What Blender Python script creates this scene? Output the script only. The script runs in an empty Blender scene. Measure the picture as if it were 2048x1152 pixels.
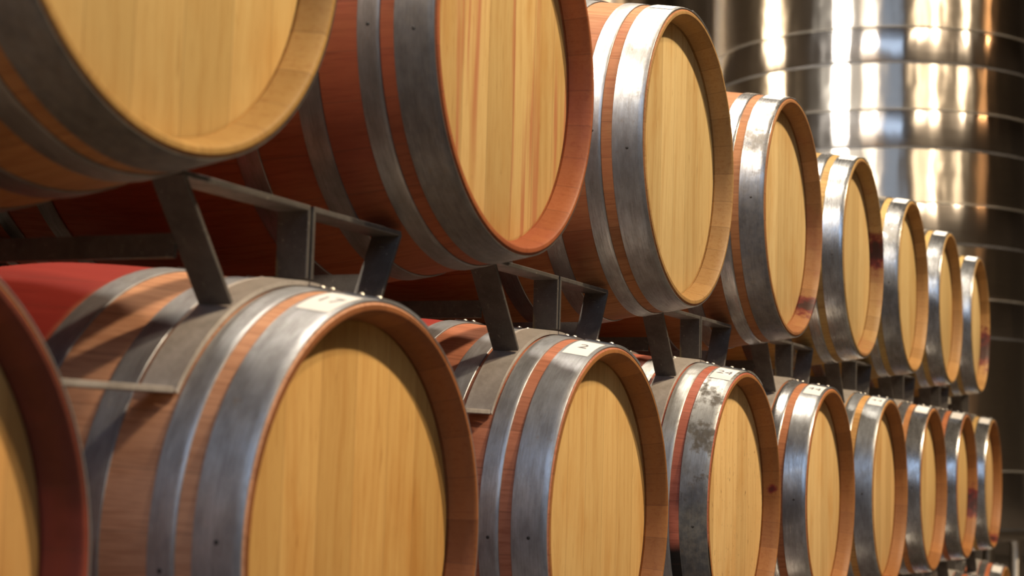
import bpy, bmesh, math, random
from math import sin, cos, pi, radians, atan2, sqrt
from mathutils import Vector, Matrix
random.seed(7)
S = bpy.context.scene
COL = S.collection

# ------------------------------------------------------------------ camera
YAW, PITCH, ROLL, FPX = 0.4228, 0.0979, 0.0289, 3148.0
CAM = Vector((-0.8598, -0.9198, 0.1207))
fw = Vector((cos(PITCH)*cos(YAW), cos(PITCH)*sin(YAW), sin(PITCH)))
r0 = Vector((sin(YAW), -cos(YAW), 0)); u0 = r0.cross(fw)
rt = r0*cos(ROLL)+u0*sin(ROLL); up = -r0*sin(ROLL)+u0*cos(ROLL)
cd = bpy.data.cameras.new('camera'); cam = bpy.data.objects.new('camera', cd); COL.objects.link(cam)
cam.matrix_world = Matrix((( rt.x, up.x, -fw.x, CAM.x), (rt.y, up.y, -fw.y, CAM.y), (rt.z, up.z, -fw.z, CAM.z), (0,0,0,1)))
cd.sensor_width = 36; cd.lens = 36*FPX/2048
cd.dof.use_dof = True; cd.dof.focus_distance = 2.95; cd.dof.aperture_fstop = 5.0
cd.clip_end = 100
S.camera = cam

# ------------------------------------------------------------------ world, exposure
S.view_settings.view_transform = 'Standard'; S.view_settings.look = 'None'
S.view_settings.exposure = 0.0; S.view_settings.gamma = 1.0
w = bpy.data.worlds.new('world'); S.world = w; w.use_nodes = True
w.node_tree.nodes['Background'].inputs[0].default_value = (.5, .36, .24, 1)
w.node_tree.nodes['Background'].inputs[1].default_value = .0

# ------------------------------------------------------------------ lamps and daylight openings of the cellar
def lamp(name, loc, target, power, color, size, size_y=None, spread=180):
    d = bpy.data.lights.new(name, 'AREA'); o = bpy.data.objects.new(name, d); COL.objects.link(o)
    o.location = loc; o.rotation_euler = (Vector(target)-Vector(loc)).to_track_quat('-Z', 'Y').to_euler()
    d.energy = power; d.color = color; d.spread = radians(spread)
    if size_y: d.shape = 'RECTANGLE'; d.size = size; d.size_y = size_y
    else: d.shape = 'DISK'; d.size = size
    return o
WARM = (1, .80, .56)
# two floodlights high on the right-hand wall of the tall hall light the barrel fronts
lamp('flood_lamp', (4.6, -9.0, 11.4), (3, 0, .3), 2150, WARM, .7)
lamp('flood_lamp', (1.2, -8.6, 12.0), (3, 0, .3), 700, WARM, .7)
for x, y, z, p in ((-1.7, .5, 5.2, 340), (1.9, .5, 6.0, 200), (4.6, .5, 6.0, 200)):    # ceiling lamps over the barrel stack
    lamp('stack_lamp', (x, y, z), (x+.8, y-.2, 0), p, (1, .88, .72), .3)
lamp('hall_lamp', (11.05, -2.9, 5.5), (13.4, 1, 3), 34, WARM, .12, spread=120)
lamp('hall_lamp', (12.5, -3.7, 5.5), (13.4, 1, 3), 9, (1, .5, .2), .10, spread=120)
lamp('hall_lamp', (1.0, 4.2, 6.8), (12, 2, 2), 560, (1, .97, .92), 1.0, spread=70)
lamp('hall_lamp', (9.0, 8.4, 6.0), (13, 2, 2), 150, WARM, .25, spread=90)
# tall daylight window at the near end of the hall
lamp('window_light', (-9.6, -4.0, 6.6), (8, -.5, 1.5), 680, (.50, .69, 1), 10.0, 8.0)

# ------------------------------------------------------------------ node helper
class NT:
    def __init__(s, name):
        s.m = bpy.data.materials.new(name); s.m.use_nodes = True; s.t = s.m.node_tree
        s.b = s.t.nodes['Principled BSDF']
    def n(s, ty, **k):
        nd = s.t.nodes.new(ty)
        for a, v in k.items(): setattr(nd, a, v)
        return nd
    def put(s, sock, v):
        if isinstance(v, bpy.types.NodeSocket): s.t.links.new(v, sock)
        elif v is not None:
            if isinstance(v, (tuple, list)) and len(v) == 3 and len(sock.default_value) == 4: v = (*v, 1)
            sock.default_value = v
    def math(s, op, a, b=None, c=None, clamp=False):
        nd = s.n('ShaderNodeMath', operation=op, use_clamp=clamp)
        for i, v in enumerate((a, b, c)):
            if v is not None: s.put(nd.inputs[i], v)
        return nd.outputs[0]
    def mix(s, f, a, b, mode='MIX'):
        nd = s.n('ShaderNodeMix', data_type='RGBA', blend_type=mode)
        s.put(nd.inputs[0], f); s.put(nd.inputs[6], a); s.put(nd.inputs[7], b); return nd.outputs[2]
    def ramp(s, f, lo, hi, a=0., b=1.):
        nd = s.n('ShaderNodeMapRange', interpolation_type='SMOOTHSTEP')
        s.put(nd.inputs[0], f); s.put(nd.inputs[1], lo); s.put(nd.inputs[2], hi); s.put(nd.inputs[3], a); s.put(nd.inputs[4], b)
        return nd.outputs[0]
    def comb(s, x, y, z):
        nd = s.n('ShaderNodeCombineXYZ')
        for i, v in enumerate((x, y, z)): s.put(nd.inputs[i], v)
        return nd.outputs[0]
    def noise(s, vec, scale=1., detail=4., rough=.55, dist=0.):
        nd = s.n('ShaderNodeTexNoise'); s.put(nd.inputs['Vector'], vec)
        nd.inputs['Scale'].default_value = scale; nd.inputs['Detail'].default_value = detail
        nd.inputs['Roughness'].default_value = rough; nd.inputs['Distortion'].default_value = dist
        return nd.outputs[0]
    def white(s, v):
        nd = s.n('ShaderNodeTexWhiteNoise', noise_dimensions='1D'); s.put(nd.inputs['W'], v); return nd.outputs[0]
    def attr(s, name, fac=True):
        nd = s.n('ShaderNodeAttribute', attribute_type='OBJECT', attribute_name=name)
        return nd.outputs['Fac'] if fac else nd.outputs['Vector']
    def obj(s):
        nd = s.n('ShaderNodeObjectInfo'); return nd.outputs['Color'], nd.outputs['Random']
    def xyz(s):
        tc = s.n('ShaderNodeTexCoord'); sp = s.n('ShaderNodeSeparateXYZ'); s.t.links.new(tc.outputs['Object'], sp.inputs[0])
        return tc.outputs['Object'], sp.outputs[0], sp.outputs[1], sp.outputs[2]
    def bump(s, h, dist, strength=1.):
        nd = s.n('ShaderNodeBump'); nd.inputs['Distance'].default_value = dist; nd.inputs['Strength'].default_value = strength
        s.put(nd.inputs['Height'], h); s.put(s.b.inputs['Normal'], nd.outputs[0])
    def set(s, **k):
        for a, v in k.items(): s.put(s.b.inputs[a.replace('_', ' ')], v)

RB, RH, LEN = .342, .285, .95          # barrel bilge radius, end radius, length
def prof(y):                            # outer radius at distance y behind the front rim
    return RB-(RB-RH)*abs((y-LEN/2)/(LEN/2))**1.5

def stain(N, vec, col):
    """wine splash of its own outline at the object's own spot (custom property stain = x, y, z ; stain_size)"""
    d = N.n('ShaderNodeVectorMath', operation='DISTANCE'); N.put(d.inputs[0], vec); N.put(d.inputs[1], N.attr('stain', False))
    nz = N.noise(vec, 38, 3, .6)
    r = N.math('ADD', d.outputs['Value'], N.math('MULTIPLY', N.math('SUBTRACT', nz, .5), N.math('MULTIPLY', N.attr('stain_size'), 1.6)))
    q = N.math('DIVIDE', r, N.math('MAXIMUM', N.attr('stain_size'), .0001))
    m = N.ramp(q, .55, 1.05, 1, 0)
    inner = N.ramp(q, .15, .7, 1, 0)
    sc = N.mix(inner, (.15, .014, .014), (.025, .005, .008))
    return N.mix(N.math('MULTIPLY', m, .93), col, sc)

def wood_stave():
    N = NT('stave_wood'); P, x, y, z = N.xyz(); zc = N.math('SUBTRACT', z, RB)
    oc, rnd = N.obj()
    ang = N.math('ARCTAN2', x, zc)
    t = N.math('MULTIPLY', ang, 29/(2*pi))
    sid = N.math('FLOOR', t); fr = N.math('SUBTRACT', t, sid)
    v = N.white(N.math('ADD', sid, N.math('MULTIPLY', rnd, 91)))
    seed = N.math('MULTIPLY', rnd, 40)
    gv = N.comb(N.math('MULTIPLY', ang, 24), N.math('MULTIPLY', y, 5), N.math('ADD', seed, N.math('MULTIPLY', v, 9)))
    g = N.noise(gv, 2.2, 6, .65, .4)
    g2 = N.noise(N.comb(N.math('MULTIPLY', ang, 95), N.math('MULTIPLY', y, 22), seed), 1.6, 4, .7)
    blot = N.noise(P, 5, 4, .6)
    col = N.mix(1, oc, N.mix(v, (.86, .84, .82), (1.08, 1.07, 1.05)), 'MULTIPLY')
    col = N.mix(N.ramp(g, .38, .72, 0, .55), col, N.mix(1, col, (.52, .38, .30), 'MULTIPLY'))
    col = N.mix(N.ramp(g2, .5, .75, 0, .35), col, N.mix(1, col, (.55, .45, .38), 'MULTIPLY'))
    # wine-red painted belly between the middle hoops, colour strength per barrel
    ay = N.math('ABSOLUTE', y)
    belly = N.math('MULTIPLY', N.ramp(N.math('ADD', ay, N.math('MULTIPLY', blot, .03)), .175, .20, 1, 0), N.attr('wine'))
    col = N.mix(belly, col, N.mix(g, (.22, .018, .015), (.38, .042, .028)))
    wash = N.math('MULTIPLY', N.ramp(blot, .45, .68), N.attr('wash'))
    col = N.mix(wash, col, (.30, .045, .026))
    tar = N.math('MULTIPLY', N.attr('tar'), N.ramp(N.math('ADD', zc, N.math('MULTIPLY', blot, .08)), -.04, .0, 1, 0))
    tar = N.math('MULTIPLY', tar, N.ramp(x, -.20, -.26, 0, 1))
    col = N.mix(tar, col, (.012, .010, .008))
    seam = N.ramp(N.math('ABSOLUTE', N.math('SUBTRACT', fr, .5)), .475, .495, 0, 1)
    col = N.mix(N.math('MULTIPLY', seam, .3), col, (.08, .035, .02))
    N.set(Base_Color=col, Roughness=N.ramp(g, .3, .8, .58, .72))
    N.b.inputs['Specular IOR Level'].default_value = .25
    N.bump(g2, .0005, .5)
    return N.m

def wood_head():
    N = NT('head_wood'); P, x, y, z = N.xyz()
    oc, rnd = N.obj(); seed = N.math('MULTIPLY', rnd, 50)
    px = N.math('ADD', N.math('MULTIPLY', x, 12.5), seed)
    px = N.math('ADD', px, N.math('MULTIPLY', N.noise(N.comb(seed, N.math('MULTIPLY', x, 4), 0), 1, 0), .8))
    sid = N.math('FLOOR', px); fr = N.math('SUBTRACT', px, sid)
    v = N.white(N.math('ADD', sid, 3.3))
    wob = N.math('MULTIPLY', N.noise(N.comb(N.math('MULTIPLY', x, 6), N.math('MULTIPLY', z, 2.5), seed), 1, 2), 3.2)
    gv = N.comb(N.math('ADD', N.math('MULTIPLY', x, 55), N.math('ADD', wob, N.math('MULTIPLY', v, 30))), seed, N.math('MULTIPLY', z, 2.2))
    g = N.noise(gv, 1, 5, .6, .3)
    f = N.noise(N.comb(N.math('MULTIPLY', x, 260), seed, N.math('MULTIPLY', z, 14)), 1, 4, .7)
    rays = N.noise(N.comb(N.math('MULTIPLY', x, 120), N.math('ADD', seed, 7), N.math('MULTIPLY', z, 16)), 1, 2, .5, .8)
    blot = N.noise(N.comb(N.math('MULTIPLY', x, 9), seed, N.math('MULTIPLY', z, 3.5)), 1, 4, .6)
    col = N.mix(1, oc, N.mix(v, (.86, .83, .78), (1.07, 1.06, 1.05)), 'MULTIPLY')
    col = N.mix(N.ramp(g, .42, .72, 0, .5), col, N.mix(1, col, (.74, .58, .42), 'MULTIPLY'))
    col = N.mix(N.ramp(f, .5, .72, 0, .38), col, N.mix(1, col, (.66, .52, .36), 'MULTIPLY'))
    col = N.mix(N.ramp(rays, .66, .76, 0, .4), col, N.mix(1, col, (.55, .40, .26), 'MULTIPLY'))
    col = N.mix(N.ramp(blot, .46, .74, 0, .6), col, N.mix(1, col, (.84, .64, .42), 'MULTIPLY'))
    sp = N.noise(N.comb(N.math('MULTIPLY', x, 150), N.math('ADD', seed, 1), N.math('MULTIPLY', z, 45)), 1, 3, .6, 1.)
    col = N.mix(N.math('MULTIPLY', N.ramp(sp, .64, .70), N.attr('speck')), col, (.14, .06, .025))
    st = N.noise(N.comb(N.math('MULTIPLY', x, 26), N.math('ADD', seed, 3), N.math('MULTIPLY', z, 1.1)), 1, 3, .55, .3)
    red = N.math('MULTIPLY', N.ramp(st, .53, .66), N.attr('streak'))
    col = N.mix(red, col, (.50, .15, .07))
    seam = N.ramp(N.math('ABSOLUTE', N.math('SUBTRACT', fr, .5)), .485, .499, 0, 1)
    col = N.mix(N.math('MULTIPLY', seam, .42), col, (.16, .07, .025))
    col = stain(N, P, col)
    N.set(Base_Color=col, Roughness=.52); N.b.inputs['Specular IOR Level'].default_value = .3
    N.bump(N.math('SUBTRACT', f, seam), .0006, .35)
    return N.m

def wood_chime():
    N = NT('chime_wood'); P, x, y, z = N.xyz(); zc = N.math('SUBTRACT', z, RB)
    oc, rnd = N.obj(); seed = N.math('MULTIPLY', rnd, 60)
    ang = N.math('ARCTAN2', x, zc); t = N.math('MULTIPLY', ang, 29/(2*pi)); sid = N.math('FLOOR', t); fr = N.math('SUBTRACT', t, sid)
    v = N.white(N.math('ADD', sid, seed))
    g = N.noise(N.comb(N.math('MULTIPLY', ang, 40), N.math('MULTIPLY', y, 120), N.math('ADD', seed, v)), 1, 4, .6, .6)
    saw = N.noise(N.comb(N.math('MULTIPLY', ang, 130), N.math('MULTIPLY', y, 10), seed), 1, 3, .6)
    col = N.mix(1, oc, N.mix(v, (.80, .76, .70), (1.08, 1.06, 1.02)), 'MULTIPLY')
    col = N.mix(N.ramp(g, .45, .75, 0, .45), col, N.mix(1, col, (.72, .52, .36), 'MULTIPLY'))
    col = N.mix(N.ramp(saw, .5, .75, 0, .35), col, N.mix(1, col, (.68, .52, .4), 'MULTIPLY'))
    wash = N.math('MULTIPLY', N.ramp(N.noise(P, 7, 3, .6), .42, .62), N.attr('wash'))
    col = N.mix(wash, col, (.26, .05, .03))
    seam = N.ramp(N.math('ABSOLUTE', N.math('SUBTRACT', fr, .5)), .48, .498, 0, 1)
    col = N.mix(N.math('MULTIPLY', seam, .4), col, (.1, .04, .02))
    col = stain(N, P, col)
    N.set(Base_Color=col, Roughness=.55); N.b.inputs['Specular IOR Level'].default_value = .3
    N.bump(g, .0006, .4)
    return N.m

def hoop_metal():
    N = NT('galvanised_hoop'); P, x, y, z = N.xyz(); zc = N.math('SUBTRACT', z, RB)
    oc, rnd = N.obj(); seed = N.math('MULTIPLY', rnd, 60); ang = N.math('ARCTAN2', x, zc)
    a = N.noise(N.comb(N.math('MULTIPLY', ang, 7), N.math('MULTIPLY', y, 60), seed), 1, 5, .62)
    b = N.noise(N.comb(N.math('MULTIPLY', ang, 5), N.math('MULTIPLY', y, 420), seed), 1, 4, .7)
    c = N.noise(P, 60, 3, .6)
    d = N.noise(P, 11, 4, .62)
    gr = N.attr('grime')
    col = N.mix(N.ramp(a, .3, .7), N.mix(1, oc, (.72, .70, .68), 'MULTIPLY'), oc)
    col = N.mix(N.ramp(b, .45, .7, 0, .5), col, N.mix(1, col, (.62, .60, .58), 'MULTIPLY'))
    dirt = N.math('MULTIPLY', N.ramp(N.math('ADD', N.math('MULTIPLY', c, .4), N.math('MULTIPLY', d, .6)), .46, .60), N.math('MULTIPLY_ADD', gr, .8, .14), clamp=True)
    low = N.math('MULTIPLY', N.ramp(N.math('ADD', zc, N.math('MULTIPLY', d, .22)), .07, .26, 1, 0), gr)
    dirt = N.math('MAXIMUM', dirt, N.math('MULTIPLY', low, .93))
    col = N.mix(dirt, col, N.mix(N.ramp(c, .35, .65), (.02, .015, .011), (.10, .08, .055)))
    rust = N.ramp(N.noise(N.comb(N.math('MULTIPLY', ang, 14), N.math('MULTIPLY', y, 70), N.math('ADD', seed, 5)), 1, 5, .7), .60, .74, 0, .45)
    col = N.mix(rust, col, (.20, .13, .06))
    ro = N.math('ADD', N.attr('rough'), N.math('ADD', N.math('MULTIPLY', N.math('SUBTRACT', b, .5), .28), N.math('MULTIPLY', dirt, .25)))
    N.t.links.new(N.math('MULTIPLY', N.math('SUBTRACT', 1, dirt), .5), N.b.inputs['Specular IOR Level'])
    N.set(Base_Color=col, Metallic=N.math('SUBTRACT', N.attr('metal'), N.math('MULTIPLY', N.math('MAXIMUM', dirt, rust), .7)), Roughness=ro)
    N.bump(N.math('ADD', N.math('MULTIPLY', b, .5), N.math('MULTIPLY', a, 1.5)), .0012, .30)
    return N.m

def rack_metal():
    N = NT('painted_rack_steel'); P, x, y, z = N.xyz(); oc, rnd = N.obj()
    a = N.noise(P, 18, 5, .65); c = N.noise(P, 160, 3, .6)
    col = N.mix(N.ramp(a, .35, .7), oc, N.mix(1, oc, (.62, .60, .58), 'MULTIPLY'))
    col = N.mix(N.ramp(c, .62, .75, 0, .6), col, (.42, .38, .32))
    nd = N.noise(P, 9, 2, .5)
    col = N.mix(N.ramp(nd, .68, .73, 0, .35), col, (.42, .34, .12))
    N.set(Base_Color=col, Metallic=.4, Roughness=N.ramp(a, .3, .7, .42, .6)); N.bump(c, .0006, .3)
    return N.m

def simple(name, col, rough=.5, metal=0., var=.2, scale=6.):
    N = NT(name); P, x, y, z = N.xyz(); a = N.noise(P, scale, 5, .6)
    N.set(Base_Color=N.mix(N.ramp(a, .3, .7), tuple(c*(1-var) for c in col), tuple(c*(1+var) for c in col)), Roughness=rough, Metallic=metal)
    return N.m

def tank_steel(name, rough, aniso, lo, hi):
    N = NT(name); P, x, y, z = N.xyz(); ang = N.math('ARCTAN2', x, y)
    a = N.noise(N.comb(N.math('MULTIPLY', ang, 3), 0, N.math('MULTIPLY', z, 60)), 1, 4, .6)
    b = N.noise(N.comb(N.math('MULTIPLY', ang, 2.2), 0, N.math('MULTIPLY', z, 1.2)), 1, 3, .5)
    N.set(Base_Color=N.mix(a, lo, hi), Metallic=1., Roughness=N.math('ADD', rough, N.math('MULTIPLY', a, .06)))
    N.b.inputs['Anisotropic'].default_value = aniso
    N.b.inputs['Anisotropic Rotation'].default_value = .25
    tg = N.n('ShaderNodeTangent', direction_type='RADIAL', axis='Z'); N.t.links.new(tg.outputs[0], N.b.inputs['Tangent'])
    N.bump(N.math('ADD', b, N.math('MULTIPLY', N.noise(N.comb(N.math('MULTIPLY', ang, 9), 0, N.math('MULTIPLY', z, .8)), 1, 1), .35)), .05, .35)
    return N.m

M_STAVE, M_HEAD, M_CHIME, M_HOOP, M_RACK = wood_stave(), wood_head(), wood_chime(), hoop_metal(), rack_metal()
M_RIVET = simple('rivet_metal', (.62, .58, .50), .32, .9)
M_NAIL = simple('nail_head', (.05, .045, .04), .6, .5)
M_PAPER = simple('label_paper', (.82, .80, .76), .6, 0, .05)
M_INK = simple('label_ink', (.16, .15, .17), .7, 0, .1)
M_WALL = simple('plaster_wall', (.08, .062, .045), .8, 0, .12, .8)
M_CEIL = simple('ceiling_board', (.08, .06, .045), .8, 0, .15, .6)
M_FLOOR = simple('concrete_floor', (.06, .05, .04), .45, 0, .2, 1.5)
M_BEAM = simple('rail_steel', (.10, .09, .085), .55, .5)
M_TANK = tank_steel('brushed_tank_steel', .30, 1., (.50, .44, .37), (.62, .56, .48))
M_JACKET = tank_steel('polished_jacket_steel', .18, .9, (.50, .45, .40), (.60, .55, .50))
M_GLASS = simple('window_glass', (.6, .68, .75), .1, 0, .05)

# ------------------------------------------------------------------ mesh helpers
def mk(name, bm, mat, smooth=True, auto=None):
    bmesh.ops.recalc_face_normals(bm, faces=bm.faces)
    me = bpy.data.meshes.new(name); bm.to_mesh(me); bm.free(); me.materials.append(mat)
    if smooth:
        me.polygons.foreach_set('use_smooth', [True]*len(me.polygons))
        me.set_sharp_from_angle(angle=radians(auto or 35))
    return me
def lathe(points, seg=128, closed=True, a0=0., a1=2*pi, cz=RB, cy=-LEN/2):
    """revolve (y, r) points about the barrel axis (local y)"""
    bm = bmesh.new(); full = abs(a1-a0-2*pi) < 1e-6; n = seg if full else seg+1
    rings = []
    for i in range(n):
        a = a0+(a1-a0)*i/seg
        rings.append([bm.verts.new((r*sin(a), y+cy, cz+r*cos(a))) for y, r in points])
    k = len(points)
    for i in range(seg):
        A, B = rings[i], rings[(i+1) % n]
        for j in range(k if closed else k-1):
            bm.faces.new((A[j], A[(j+1) % k], B[(j+1) % k], B[j]))
    if not full and closed:
        bm.faces.new(rings[0]); bm.faces.new(rings[-1])
    return bm
def new(name, me, parent=None, color=None, **props):
    o = bpy.data.objects.new(name, me); COL.objects.link(o)
    if parent: o.parent = parent
    if color: o.color = (*color, 1)
    for k, v in props.items(): o[k] = v
    return o
def empty(name, loc, label, cat, group=None, rz=0., rot=None):
    o = bpy.data.objects.new(name, None); COL.objects.link(o); o.location = loc; o.rotation_euler = rot or (0, 0, rz)
    o.empty_display_size = .1
    o['label'] = label; o['category'] = cat
    if group: o['group'] = group
    return o
def bxm(bm, c, s, R=None):
    vs = bmesh.ops.create_cube(bm, size=1)['verts']
    for v in vs:
        p = Vector((v.co.x*s[0], v.co.y*s[1], v.co.z*s[2]))
        if R: p = R @ p
        v.co = p+Vector(c)
    return vs

# ------------------------------------------------------------------ barrel meshes (origin: under the belly, axis along y)
REC = .038                                # head recess behind the rim
def stave_mesh():
    pts = [(0.0015, RH-.002), (0, RH-.004)]
    outer = [(LEN*i/40, prof(LEN*i/40)) for i in range(41)]
    outer[0] = (.003, prof(.003)); outer[-1] = (LEN-.003, prof(LEN-.003))
    pts = [(.0, RH-.003)]+outer+[(LEN, RH-.003)]
    pts += [(LEN, RH-.010)]+[(LEN*(1-i/12), prof(LEN*(1-i/12))-.013) for i in range(1, 12)]+[(0, RH-.010)]
    return mk('staves', lathe(pts, 116), M_STAVE)
def chime_mesh():
    # rim face, bevelled inner wall and croze groove in front of the head; small overlap into the staves' thickness
    pts = [(-.0006, RH-.0035), (-.0012, RH-.006), (-.0012, RH-.0095), (.0015, RH-.0125), (.016, RH-.0165), (REC-.003, RH-.0215), (REC-.0005, RH-.0195), (REC+.004, RH-.0195), (REC+.004, RH-.004), (.01, RH-.006)]
    return mk('chime', lathe(pts, 116), M_CHIME)
def head_mesh(front=True):
    bm = bmesh.new(); r = RH-.0155; y0 = REC-LEN/2
    r = RH-.0185; n = 96
    f = [bm.verts.new((r*sin(2*pi*i/n), y0+.003, RB+r*cos(2*pi*i/n))) for i in range(n)]
    g = [bm.verts.new(((r-.006)*sin(2*pi*i/n), y0, RB+(r-.006)*cos(2*pi*i/n))) for i in range(n)]
    h = [bm.verts.new((r*sin(2*pi*i/n), y0+.022, RB+r*cos(2*pi*i/n))) for i in range(n)]
    for i in range(n):
        j = (i+1) % n
        bm.faces.new((f[i], f[j], g[j], g[i])); bm.faces.new((f[i], h[i], h[j], f[j]))
    bm.faces.new(g); bm.faces.new(h)
    return mk('head', bm, M_HEAD)
HOOPS = [(.0012, .056), (.0755, .1065), (.163, .197), (.268, .303)]
HOOPS += [(LEN-b, LEN-a) for a, b in reversed(HOOPS)]
def hoop_mesh(a, b):
    k = 5; out = [(a+(b-a)*i/k, prof(a+(b-a)*i/k)) for i in range(k+1)]
    e = .0006
    pts = [(out[0][0], out[0][1]+.0002)]+[(out[0][0], out[0][1]+.0017), (out[0][0]+e, out[0][1]+.0023)]+[(y, r+.0024) for y, r in out[1:-1]]+[(out[-1][0]-e, out[-1][1]+.0023), (out[-1][0], out[-1][1]+.0017), (out[-1][0], out[-1][1]+.0002)]
    bm = lathe(pts, 128)
    # lapped joint: a second layer of strap over the top
    top = [(y, r+.0020) for y, r in out]+[(y, r+.0048) for y, r in reversed(out)]
    j = lathe(top, 12, True, radians(-1.5), radians(24))
    me = bpy.data.meshes.new('t'); j.to_mesh(me); j.free(); bm.from_mesh(me); bpy.data.meshes.remove(me)
    return mk('hoop', bm, M_HOOP)
def dome(name, r, h, mat):
    bm = bmesh.new(); rings = []
    for i in range(5):
        t = i/4*pi/2
        rings.append([bm.verts.new((r*cos(t)*cos(2*pi*j/12), r*cos(t)*sin(2*pi*j/12), h*sin(t)-.0015)) for j in range(12)] if i < 4 else [bm.verts.new((0, 0, h-.0015))])
    for i in range(3):
        for j in range(12): bm.faces.new((rings[i][j], rings[i][(j+1) % 12], rings[i+1][(j+1) % 12], rings[i+1][j]))
    for j in range(12): bm.faces.new((rings[3][j], rings[3][(j+1) % 12], rings[4][0]))
    bm.faces.new(rings[0])
    return mk(name, bm, mat, auto=60)
ME_ST, ME_CH, ME_HD = stave_mesh(), chime_mesh(), head_mesh()
ME_HP = [hoop_mesh(a, b) for a, b in HOOPS]
ME_RV, ME_NL = dome('rivet', .0052, .0050, M_RIVET), dome('nail', .0038, .0022, M_NAIL)
LAB_A, LAB_B = radians(-25), radians(-8.5)
def label_mesh(y0=.007, y1=.050):
    pts = [(y0+(y1-y0)*i/3, prof(y0+(y1-y0)*i/3)+.0027) for i in range(4)]
    pts += [(y, r+.0005) for y, r in reversed(pts)]
    return mk('paper_label', lathe(pts, 10, True, LAB_A, LAB_B), M_PAPER)
ME_LB = label_mesh()
def number_mesh(txt):
    cu = bpy.data.curves.new('n', 'FONT'); cu.body = txt; cu.size = .034; cu.align_x = 'CENTER'; cu.align_y = 'CENTER'; cu.extrude = 0
    o = bpy.data.objects.new('n', cu); COL.objects.link(o); dg = bpy.context.evaluated_depsgraph_get()
    me = bpy.data.meshes.new_from_object(o.evaluated_get(dg)); bpy.data.objects.remove(o)
    ac = (LAB_A+LAB_B)/2
    for v in me.vertices:
        y = .0285-v.co.x; r = prof(y)+.0036; a = ac+v.co.y/r
        v.co = (r*sin(a), y-LEN/2, RB+r*cos(a))
    me.materials.clear(); me.materials.append(M_INK); me.name = 'number'
    return me
def place_on(o, y, a, extra=.0024):
    r = prof(y)+extra
    sl = atan2(prof(y+.001)-prof(y-.001), .002)
    n = Vector((sin(a)*cos(sl), -sin(sl), cos(a)*cos(sl)))
    o.location = (r*sin(a), y-LEN/2, RB+r*cos(a)); o.rotation_euler = n.to_track_quat('Z', 'Y').to_euler()

def barrel(x, z, label, group, stave=(.50, .215, .075), headc=(.70, .45, .17), chime=(.62, .36, .13), metal=(.50, .51, .52), wine=.8, wash=0., cwash=0., streak=0., rough=.36,
           grime=0., tar=0., speck=.08, stains=(), hstain=None, tag=None, dy=0., rz=0., paper=True, detail=True):
    t = empty('wine_barrel', (x, dy+LEN/2, z-RB), label, 'barrel', group, rz)
    s = new('staves', ME_ST, t, stave, wine=wine, wash=wash, tar=tar)
    st = stains[0] if stains else ((9., 9., 9.), .01)
    new('chime', ME_CH, t, chime, wash=cwash, stain=tuple(st[0]), stain_size=st[1])
    hs = hstain or ((9., 9., 9.), .01)
    new('head', ME_HD, t, headc, streak=streak, speck=speck, stain=tuple(hs[0]), stain_size=hs[1])
    b = new('chime', ME_CH, t, chime, wash=0., stain=(9., 9., 9.), stain_size=.01); b.rotation_euler = (0, 0, pi)
    b = new('head', ME_HD, t, headc, streak=0., stain=(9., 9., 9.), stain_size=.01); b.rotation_euler = (0, 0, pi)
    for k, (me, (a, c)) in enumerate(zip(ME_HP, HOOPS)):
        u = random.uniform(.92, 1.06); m = [q*u for q in metal]
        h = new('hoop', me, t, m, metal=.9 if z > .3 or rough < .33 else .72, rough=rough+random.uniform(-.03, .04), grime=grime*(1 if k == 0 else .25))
        if k < 5 and detail:
            for q in (.28, .74):
                place_on(new('rivet', ME_RV, h), a+(c-a)*q, radians(2.5), .0046)
        if k < 2:
            place_on(new('nail', ME_NL, h), a+(c-a)*.5, radians(-92+random.uniform(-5, 4)))
    if paper:
        p = new('paper_label', ME_LB, t); p['label'] = 'white paper label stuck on the front hoop'
        if tag: new('number', number_mesh(tag), p)
    return t

PITCHX, OFF, RISE = .8129, .4806, .6775
def P(i): return i*PITCHX

# ------------------------------------------------------------------ lower row (nine barrels) and upper row (eight)
GL, GU, GD = 'barrels of the lower row', 'barrels of the upper row', 'barrels of the bottom row'
barrel(P(0), 0, 'blurred lower barrel cut by the left edge of the photo, with a dark red rim', GL, chime=(0.131, 0.031, 0.019), cwash=.7, headc=(0.601, 0.360, 0.132), rough=.45)
barrel(P(1), 0, 'largest barrel of the lower row, its red belly and dark head top in plain view', GL, headc=(0.621, 0.380, 0.127), chime=(0.250, 0.093, 0.032), stave=(.62, .32, .18), wine=1., metal=(.47, .48, .50), rough=.44, tag='17')
barrel(P(2), 0, 'lower row barrel with dull bluish hoops and torn label, beside the largest one', GL, dy=.0, chime=(0.338, 0.148, 0.046), stave=(.52, .20, .11), headc=(0.679, 0.450, 0.176), wine=1., metal=(.46, .48, .51), rough=.42, tag='2')
barrel(P(3), 0, 'lower row barrel with a rusty blackened front hoop and specks on its head', GL, chime=(0.338, 0.148, 0.046), stave=(.50, .15, .09), headc=(0.718, 0.490, 0.209), wine=.9, metal=(.52, .53, .52), rough=.46, grime=.85, tar=1., speck=.75, tag='24', stains=(((.262, -.46, RB+.03), .014),))
barrel(P(4), 0, 'lower row barrel with pale head and shiny hoop, right of the rusty hooped one', GL, chime=(0.338, 0.148, 0.046), stave=(.52, .20, .08), headc=(0.718, 0.500, 0.220), wine=.6, rough=.28, tag='44')
barrel(P(5), 0, 'lower row barrel with dark grey hoop and small red stain low on its rim', GL, chime=(0.338, 0.148, 0.046), stave=(.62, .34, .11), headc=(0.679, 0.460, 0.198), wine=.4, metal=(.40, .42, .44), rough=.36, tag='44', stains=(((.02, -.46, .078), .06),))
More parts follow.
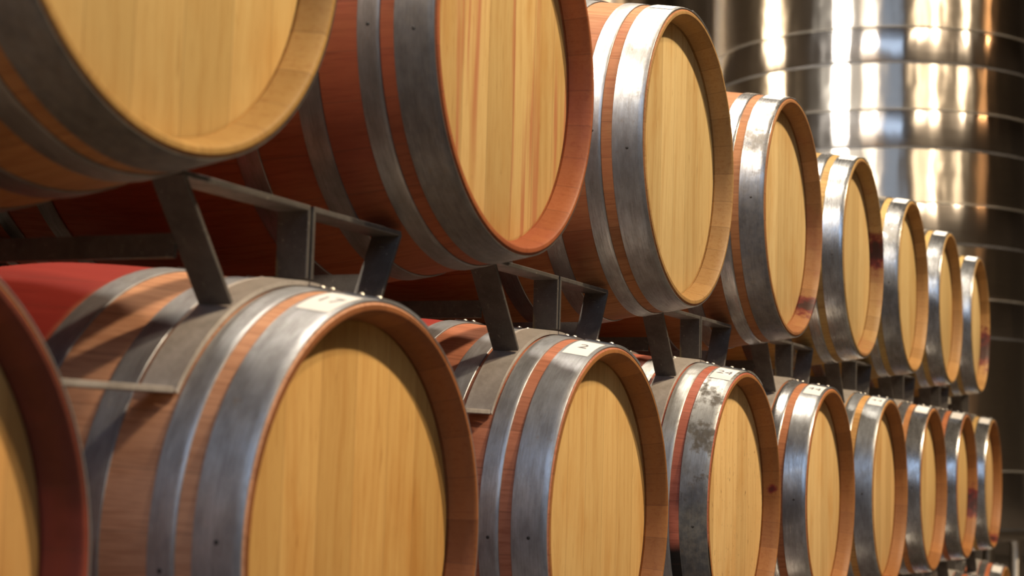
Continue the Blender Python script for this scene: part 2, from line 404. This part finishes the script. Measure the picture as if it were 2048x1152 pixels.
barrel(P(6), 0, 'clean lower row barrel with a bright shiny hoop, third from the far right end', GL, chime=(0.338, 0.148, 0.046), stave=(.56, .25, .09), headc=(0.679, 0.470, 0.198), wine=.5, rough=.26)
barrel(P(7), 0, 'lower row barrel with a large dark wine stain on the right of its rim', GL, chime=(0.338, 0.148, 0.046), stave=(.56, .20, .08), headc=(0.679, 0.460, 0.187), wine=.5, rough=.26, stains=(((.262, -.46, RB-.075), .085),))
barrel(P(8), 0, 'last barrel at the far right of the lower row, small red stain at its foot', GL, chime=(0.338, 0.148, 0.046), stave=(.62, .40, .14), headc=(0.640, 0.440, 0.198), wine=.3, rough=.26, stains=(((.10, -.46, .10), .045),))
zu = RISE
def XU(i): return (i+OFF)*PITCHX
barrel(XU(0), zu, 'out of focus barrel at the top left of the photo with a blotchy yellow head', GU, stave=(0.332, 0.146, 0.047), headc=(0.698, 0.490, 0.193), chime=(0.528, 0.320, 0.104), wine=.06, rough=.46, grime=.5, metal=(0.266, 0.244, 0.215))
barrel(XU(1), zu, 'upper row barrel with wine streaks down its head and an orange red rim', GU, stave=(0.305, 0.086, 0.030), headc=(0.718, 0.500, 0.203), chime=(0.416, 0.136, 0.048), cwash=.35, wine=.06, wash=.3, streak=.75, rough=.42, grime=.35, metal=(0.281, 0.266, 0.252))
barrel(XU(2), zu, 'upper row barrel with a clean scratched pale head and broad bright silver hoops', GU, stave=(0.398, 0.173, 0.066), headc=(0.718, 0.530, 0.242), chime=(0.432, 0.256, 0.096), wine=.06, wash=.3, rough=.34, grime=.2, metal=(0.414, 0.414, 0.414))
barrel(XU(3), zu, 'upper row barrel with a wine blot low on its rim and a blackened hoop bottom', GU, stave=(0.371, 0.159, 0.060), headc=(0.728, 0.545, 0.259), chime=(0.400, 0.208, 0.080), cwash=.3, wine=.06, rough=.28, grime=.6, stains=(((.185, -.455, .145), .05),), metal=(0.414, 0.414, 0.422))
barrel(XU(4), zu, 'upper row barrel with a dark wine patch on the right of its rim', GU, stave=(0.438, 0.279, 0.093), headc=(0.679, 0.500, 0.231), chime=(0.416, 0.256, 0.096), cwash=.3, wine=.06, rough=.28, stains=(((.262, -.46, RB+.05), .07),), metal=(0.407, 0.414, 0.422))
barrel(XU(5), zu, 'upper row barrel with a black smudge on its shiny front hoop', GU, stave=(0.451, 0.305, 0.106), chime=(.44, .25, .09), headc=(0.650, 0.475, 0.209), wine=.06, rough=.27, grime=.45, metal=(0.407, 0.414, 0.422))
barrel(XU(6), zu, 'upper row barrel with a clean rim, second from the far right end', GU, stave=(0.451, 0.305, 0.106), chime=(.44, .25, .09), headc=(0.650, 0.475, 0.209), wine=.06, rough=.25, metal=(0.407, 0.414, 0.422))
barrel(XU(7), zu, 'last barrel at the far right end of the upper row, rim stained dark red', GU, stave=(0.451, 0.305, 0.106), chime=(.44, .25, .09), headc=(0.698, 0.520, 0.242), wine=.06, rough=.25, metal=(0.407, 0.414, 0.422), stains=(((.262, -.46, RB-.09), .12),))
XD = [(i-OFF)*PITCHX for i in range(0, 10)]
for i, x in enumerate(XD):
    if i < 7: lb = 'bottom row barrel hidden below the frame under the lower row'
    elif i == 9: lb = 'bottom row barrel showing its white tagged top in the lower right corner'
    else: lb = ('', '', '', '', '', '', '', 'barrel top glimpsed between the feet of the lower row barrels, nearer one', 'reddish barrel top under the stained second to last lower row barrel')[i]
    barrel(x, -RISE, lb, GD, stave=(.50, .16, .07), wine=.6, rough=.3, detail=i > 6)

# ------------------------------------------------------------------ steel barrel racks between the tiers
YR0, YR1 = .1090, .154                     # front frame of flat bar lies between these depths
def ribbon(pts, y0, y1, t=.006):
    """flat bar bent along pts (x, z), width y0..y1, thickness t"""
    bm = bmesh.new(); n = len(pts); rows = []
    for i, (x, z) in enumerate(pts):
        a = Vector(pts[max(i-1, 0)]); b = Vector(pts[min(i+1, n-1)]); d = (b-a).normalized(); nn = Vector((-d.y, d.x))
        c = 1.
        if 0 < i < n-1:
            d1 = (Vector(pts[i])-a).normalized(); c = 1/max(.5, abs(d1.dot(d)))
        p = Vector((x, z))
        q = [p-nn*t/2*c, p+nn*t/2*c]
        rows.append([bm.verts.new((q[0].x, y0, q[0].y)), bm.verts.new((q[0].x, y1, q[0].y)), bm.verts.new((q[1].x, y1, q[1].y)), bm.verts.new((q[1].x, y0, q[1].y))])
    for i in range(n-1):
        for k in range(4): bm.faces.new((rows[i][k], rows[i][(k+1) % 4], rows[i+1][(k+1) % 4], rows[i+1][k]))
    bm.faces.new(rows[0]); bm.faces.new(rows[-1])
    bmesh.ops.recalc_face_normals(bm, faces=bm.faces)
    bmesh.ops.bevel(bm, geom=[e for e in bm.edges if abs(e.verts[0].co.y-e.verts[1].co.y) < 1e-6 and len(e.link_faces) == 2 and e.calc_face_angle(0) > 1], offset=.0008, segments=1, affect='EDGES')
    return bm
ARC = prof(YR1)+.0045
ZT, XC, XB = .404, .252, .165             # top bar height, corner and strut foot measured from the seam
SEAM = 0.
def rack_meshes():
    """origin: under the middle of the rack at the height of the lower barrels' axis; seams at -pitch/2 and +pitch/2"""
    H = PITCHX/2; out = {}
    def both(f):
        r = []
        for s in (1, -1): r.append(f(s))
        return r
    for tag_, (y0, y1) in dict(front=(YR0, YR1), rear=(LEN-YR1, LEN-YR0)).items():
        y0 -= LEN/2; y1 -= LEN/2
        def xc(s): return .236 if s > 0 else .268
        def sx(s, d): return -s*(H-d)                    # d from the seam, s=+1 : left seam
        top = both(lambda s: mk('top_bar', ribbon([(sx(s, .004), ZT), (sx(s, xc(s)), ZT)], y0, y1, .007), M_RACK, auto=20))
        strut = both(lambda s: mk('strut', ribbon([(sx(s, xc(s)), ZT), (sx(s, XB), sqrt(ARC**2-XB**2)+.002)], y0, y1, .006), M_RACK, auto=20))
        post = both(lambda s: mk('end_post', ribbon([(sx(s, .006), ZT-.003), (sx(s, .006), ARC+.001)], y0, y1, .006), M_RACK, auto=20))
        a1 = atan2(.262, .164)
        def arc(s):
            f0, f1 = y0+LEN/2, y1+LEN/2
            bm = lathe([(f0, prof(f0)+.0032), (f0, prof(f0)+.0092), (f1, prof(f1)+.0070), (f1, prof(f1)+.0010)] if f0 < .5 else [(f0, prof(f0)+.0010), (f0, prof(f0)+.0070), (f1, prof(f1)+.0092), (f1, prof(f1)+.0032)],
                       26, True, .006, a1, 0.)
            for v in bm.verts: v.co.x = sx(s, v.co.x)
            return mk('saddle', bm, M_RACK, auto=30)
        sad = both(arc)
        zt = ARC*cos(a1)
        tie = mk('tie_bar', ribbon([(-(H-ARC*sin(a1)), zt), ((H-ARC*sin(a1)), zt)], y0, y1-.012, .007), M_RACK, auto=20)
        out[tag_] = (top, strut, post, sad, tie)
    bm = bmesh.new(); bxm(bm, (0, 0, 0), (.006, LEN-2*YR1-.002, .028)); rail = mk('side_rail', bm, M_RACK, auto=20)
    return out, rail
RM, RAIL = rack_meshes()
RC = (.17, .155, .14)
def rack(xl, zl, label, group, tone=RC):
    """xl: axis x of the lower left barrel"""
    H = PITCHX/2
    t = empty('barrel_rack', (xl+SEAM+H, LEN/2, zl), label, 'barrel rack', group)
    for k in ('front', 'rear'):
        top, strut, post, sad, tie = RM[k]
        for nm, ms in (('top_bar', top), ('strut', strut), ('end_post', post), ('saddle', sad)):
            for me in ms: u = random.uniform(.9, 1.1)*(3.5 if nm == 'saddle' else .9); new(nm, me, t, [c*u for c in tone])  # saddles are the same steel; their lighter tone paints in the light on them
        new('tie_bar', tie, t, [c*2.6 for c in tone])
    for s in (1, -1):
        d = XB+.050
        o = new('side_rail', RAIL, t, tone); o.location = (-s*(H-d), 0, .332)
        o.rotation_euler = (0, 0, 0)
names = ['steel rack under the blurred top left barrel, left of the largest barrel', 'steel rack holding the barrel with the red streaked head', 'steel rack holding the upper row barrel with the scratched pale head',
         'steel rack holding the upper row barrel with the wine blot on its rim', 'steel rack holding the fifth upper row barrel from the left', 'steel rack holding the upper row barrel with the smudged hoop',
         'steel rack under the second to last upper row barrel', 'steel rack under the last upper row barrel at the far right']
for i, nm in enumerate(names): rack(P(i), 0, nm, 'racks between the two visible rows')
for i in range(9):
    rack(XD[i], -RISE, 'steel rack below the frame under a lower row barrel' if i < 7 else ('steel rack just under the stained second to last lower row barrel' if i == 7 else 'steel rack just under the last lower row barrel at the bottom right'), 'racks under the lower row')

# bearers on the floor under the bottom row
FLOOR = -1.10
for k, y in enumerate((.15, .80)):
    bm = bmesh.new(); x0, x1 = XD[0]-.45, XD[-1]+.45
    bxm(bm, ((x0+x1)/2, y, FLOOR+.006), (x1-x0, .10, .012)); bxm(bm, ((x0+x1)/2, y, FLOOR+.05), (x1-x0, .012, .09)); bxm(bm, ((x0+x1)/2, y, FLOOR+.0935), (x1-x0, .10, .009))
    o = new('floor_rail', mk('floor_rail', bm, M_BEAM, False)); o['label'] = ('front', 'rear')[k]+' steel rail on the floor carrying the bottom barrels'; o['category'] = 'rail'; o['group'] = 'floor rails'

# ------------------------------------------------------------------ stainless tanks
def vlathe(name, pts, mat, seg=160, cap=True):
    bm = bmesh.new(); rings = [[bm.verts.new((r*cos(2*pi*i/seg), r*sin(2*pi*i/seg), z)) for r, z in pts] for i in range(seg)]
    k = len(pts)
    for i in range(seg):
        A, B = rings[i], rings[(i+1) % seg]
        for j in range(k-1 if cap else k): bm.faces.new((A[j], A[(j+1) % k], B[(j+1) % k], B[j]))
    if cap:
        bm.faces.new([r[0] for r in rings]); bm.faces.new([r[-1] for r in rings])
    return mk(name, bm, mat, auto=30)
def tank(loc, R, ztop, bands, label):
    """bands: (z0, z1) world heights"""
    t = empty('wine_tank', (loc[0], loc[1], FLOOR), label, 'tank', 'stainless steel tanks')
    b = -FLOOR
    base = .55
    pts = [(.12, base-.22), (R*.6, base-.10), (R-.02, base), (R, base+.03), (R, ztop+b-.05), (R-.03, ztop+b), (R*.5, ztop+b+.28), (.25, ztop+b+.38), (.25, ztop+b+.46)]
    new('shell', vlathe('shell', pts, M_TANK), t)
    for z0, z1 in bands:
        z0 += b; z1 += b; r = R+.006
        q = [(R-.004, z0), (r-.004, z0), (r, z0+.008), (r, z1-.02), (r-.005, z1-.006), (R-.004, z1)]
        new('cooling_jacket', vlathe('cooling_jacket', q, M_JACKET, cap=False), t)
        new('weld_seam', vlathe('weld_seam', [(R-.002, z1-.002), (R+.006, z1-.001), (R+.008, z1+.003), (R+.006, z1+.007), (R-.002, z1+.009)], M_RIVET, cap=False), t)
        new('painted_gap_shadow', vlathe('painted_gap_shadow', [(R-.002, z0-.018), (R+.003, z0-.018), (R+.003, z0-.001), (R-.002, z0-.001)], M_NAIL, cap=False), t)  # solid dark ring paints in the shade of the gap below the jacket
    for k in range(6):
        a = 2*pi*k/6+.3
        bm = bmesh.new(); bmesh.ops.create_cone(bm, cap_ends=True, segments=24, radius1=.05, radius2=.05, depth=base+.02)
        bmesh.ops.translate(bm, verts=bm.verts, vec=(cos(a)*(R-.22), sin(a)*(R-.22), (base+.02)/2))
        bmesh.ops.create_cone(bm, cap_ends=True, segments=24, radius1=.10, radius2=.10, depth=.02, matrix=Matrix.Translation((cos(a)*(R-.22), sin(a)*(R-.22), .01)))
        new('leg', mk('leg', bm, M_TANK), t)
    return t
BANDS = [(3.33, 3.62), (2.62, 2.93), (1.84, 2.16), (1.09, 1.39), (-.46, .0)]
tank((13.4, 1.9), 1.5, 6.4, BANDS, 'huge brushed steel tank with banded jackets behind the right end of the barrels')
tank((15.2, 5.6), 1.5, 6.4, [(2.4, 2.8)], 'second steel tank farther back, a sliver seen above the scratched pale barrel')

# ------------------------------------------------------------------ the hall
def slab(name, x0, x1, y0, y1, z0, z1, mat):
    bm = bmesh.new(); bxm(bm, ((x0+x1)/2, (y0+y1)/2, (z0+z1)/2), (x1-x0, y1-y0, z1-z0)); o = new(name, mk(name, bm, mat, False)); o['kind'] = 'structure'; return o
X0, X1, Y0, Y1, ZC = -10, 20, -9.6, 10, 13.0
slab('floor', X0-.2, X1+.2, Y0-.2, Y1+.2, FLOOR-.2, FLOOR, M_FLOOR)
slab('ceiling', X0-.2, X1+.2, Y0-.2, Y1+.2, ZC, ZC+.2, M_CEIL)
slab('wall_far', X1, X1+.2, Y0, Y1, FLOOR, ZC, M_WALL)
slab('wall_behind', X0-.2, X0, Y0, Y1, FLOOR, ZC, M_WALL)
slab('wall_left', X0, X1, Y1, Y1+.2, FLOOR, ZC, M_WALL)
slab('wall_right', X0, X1, Y0-.2, Y0, FLOOR, ZC, M_WALL)
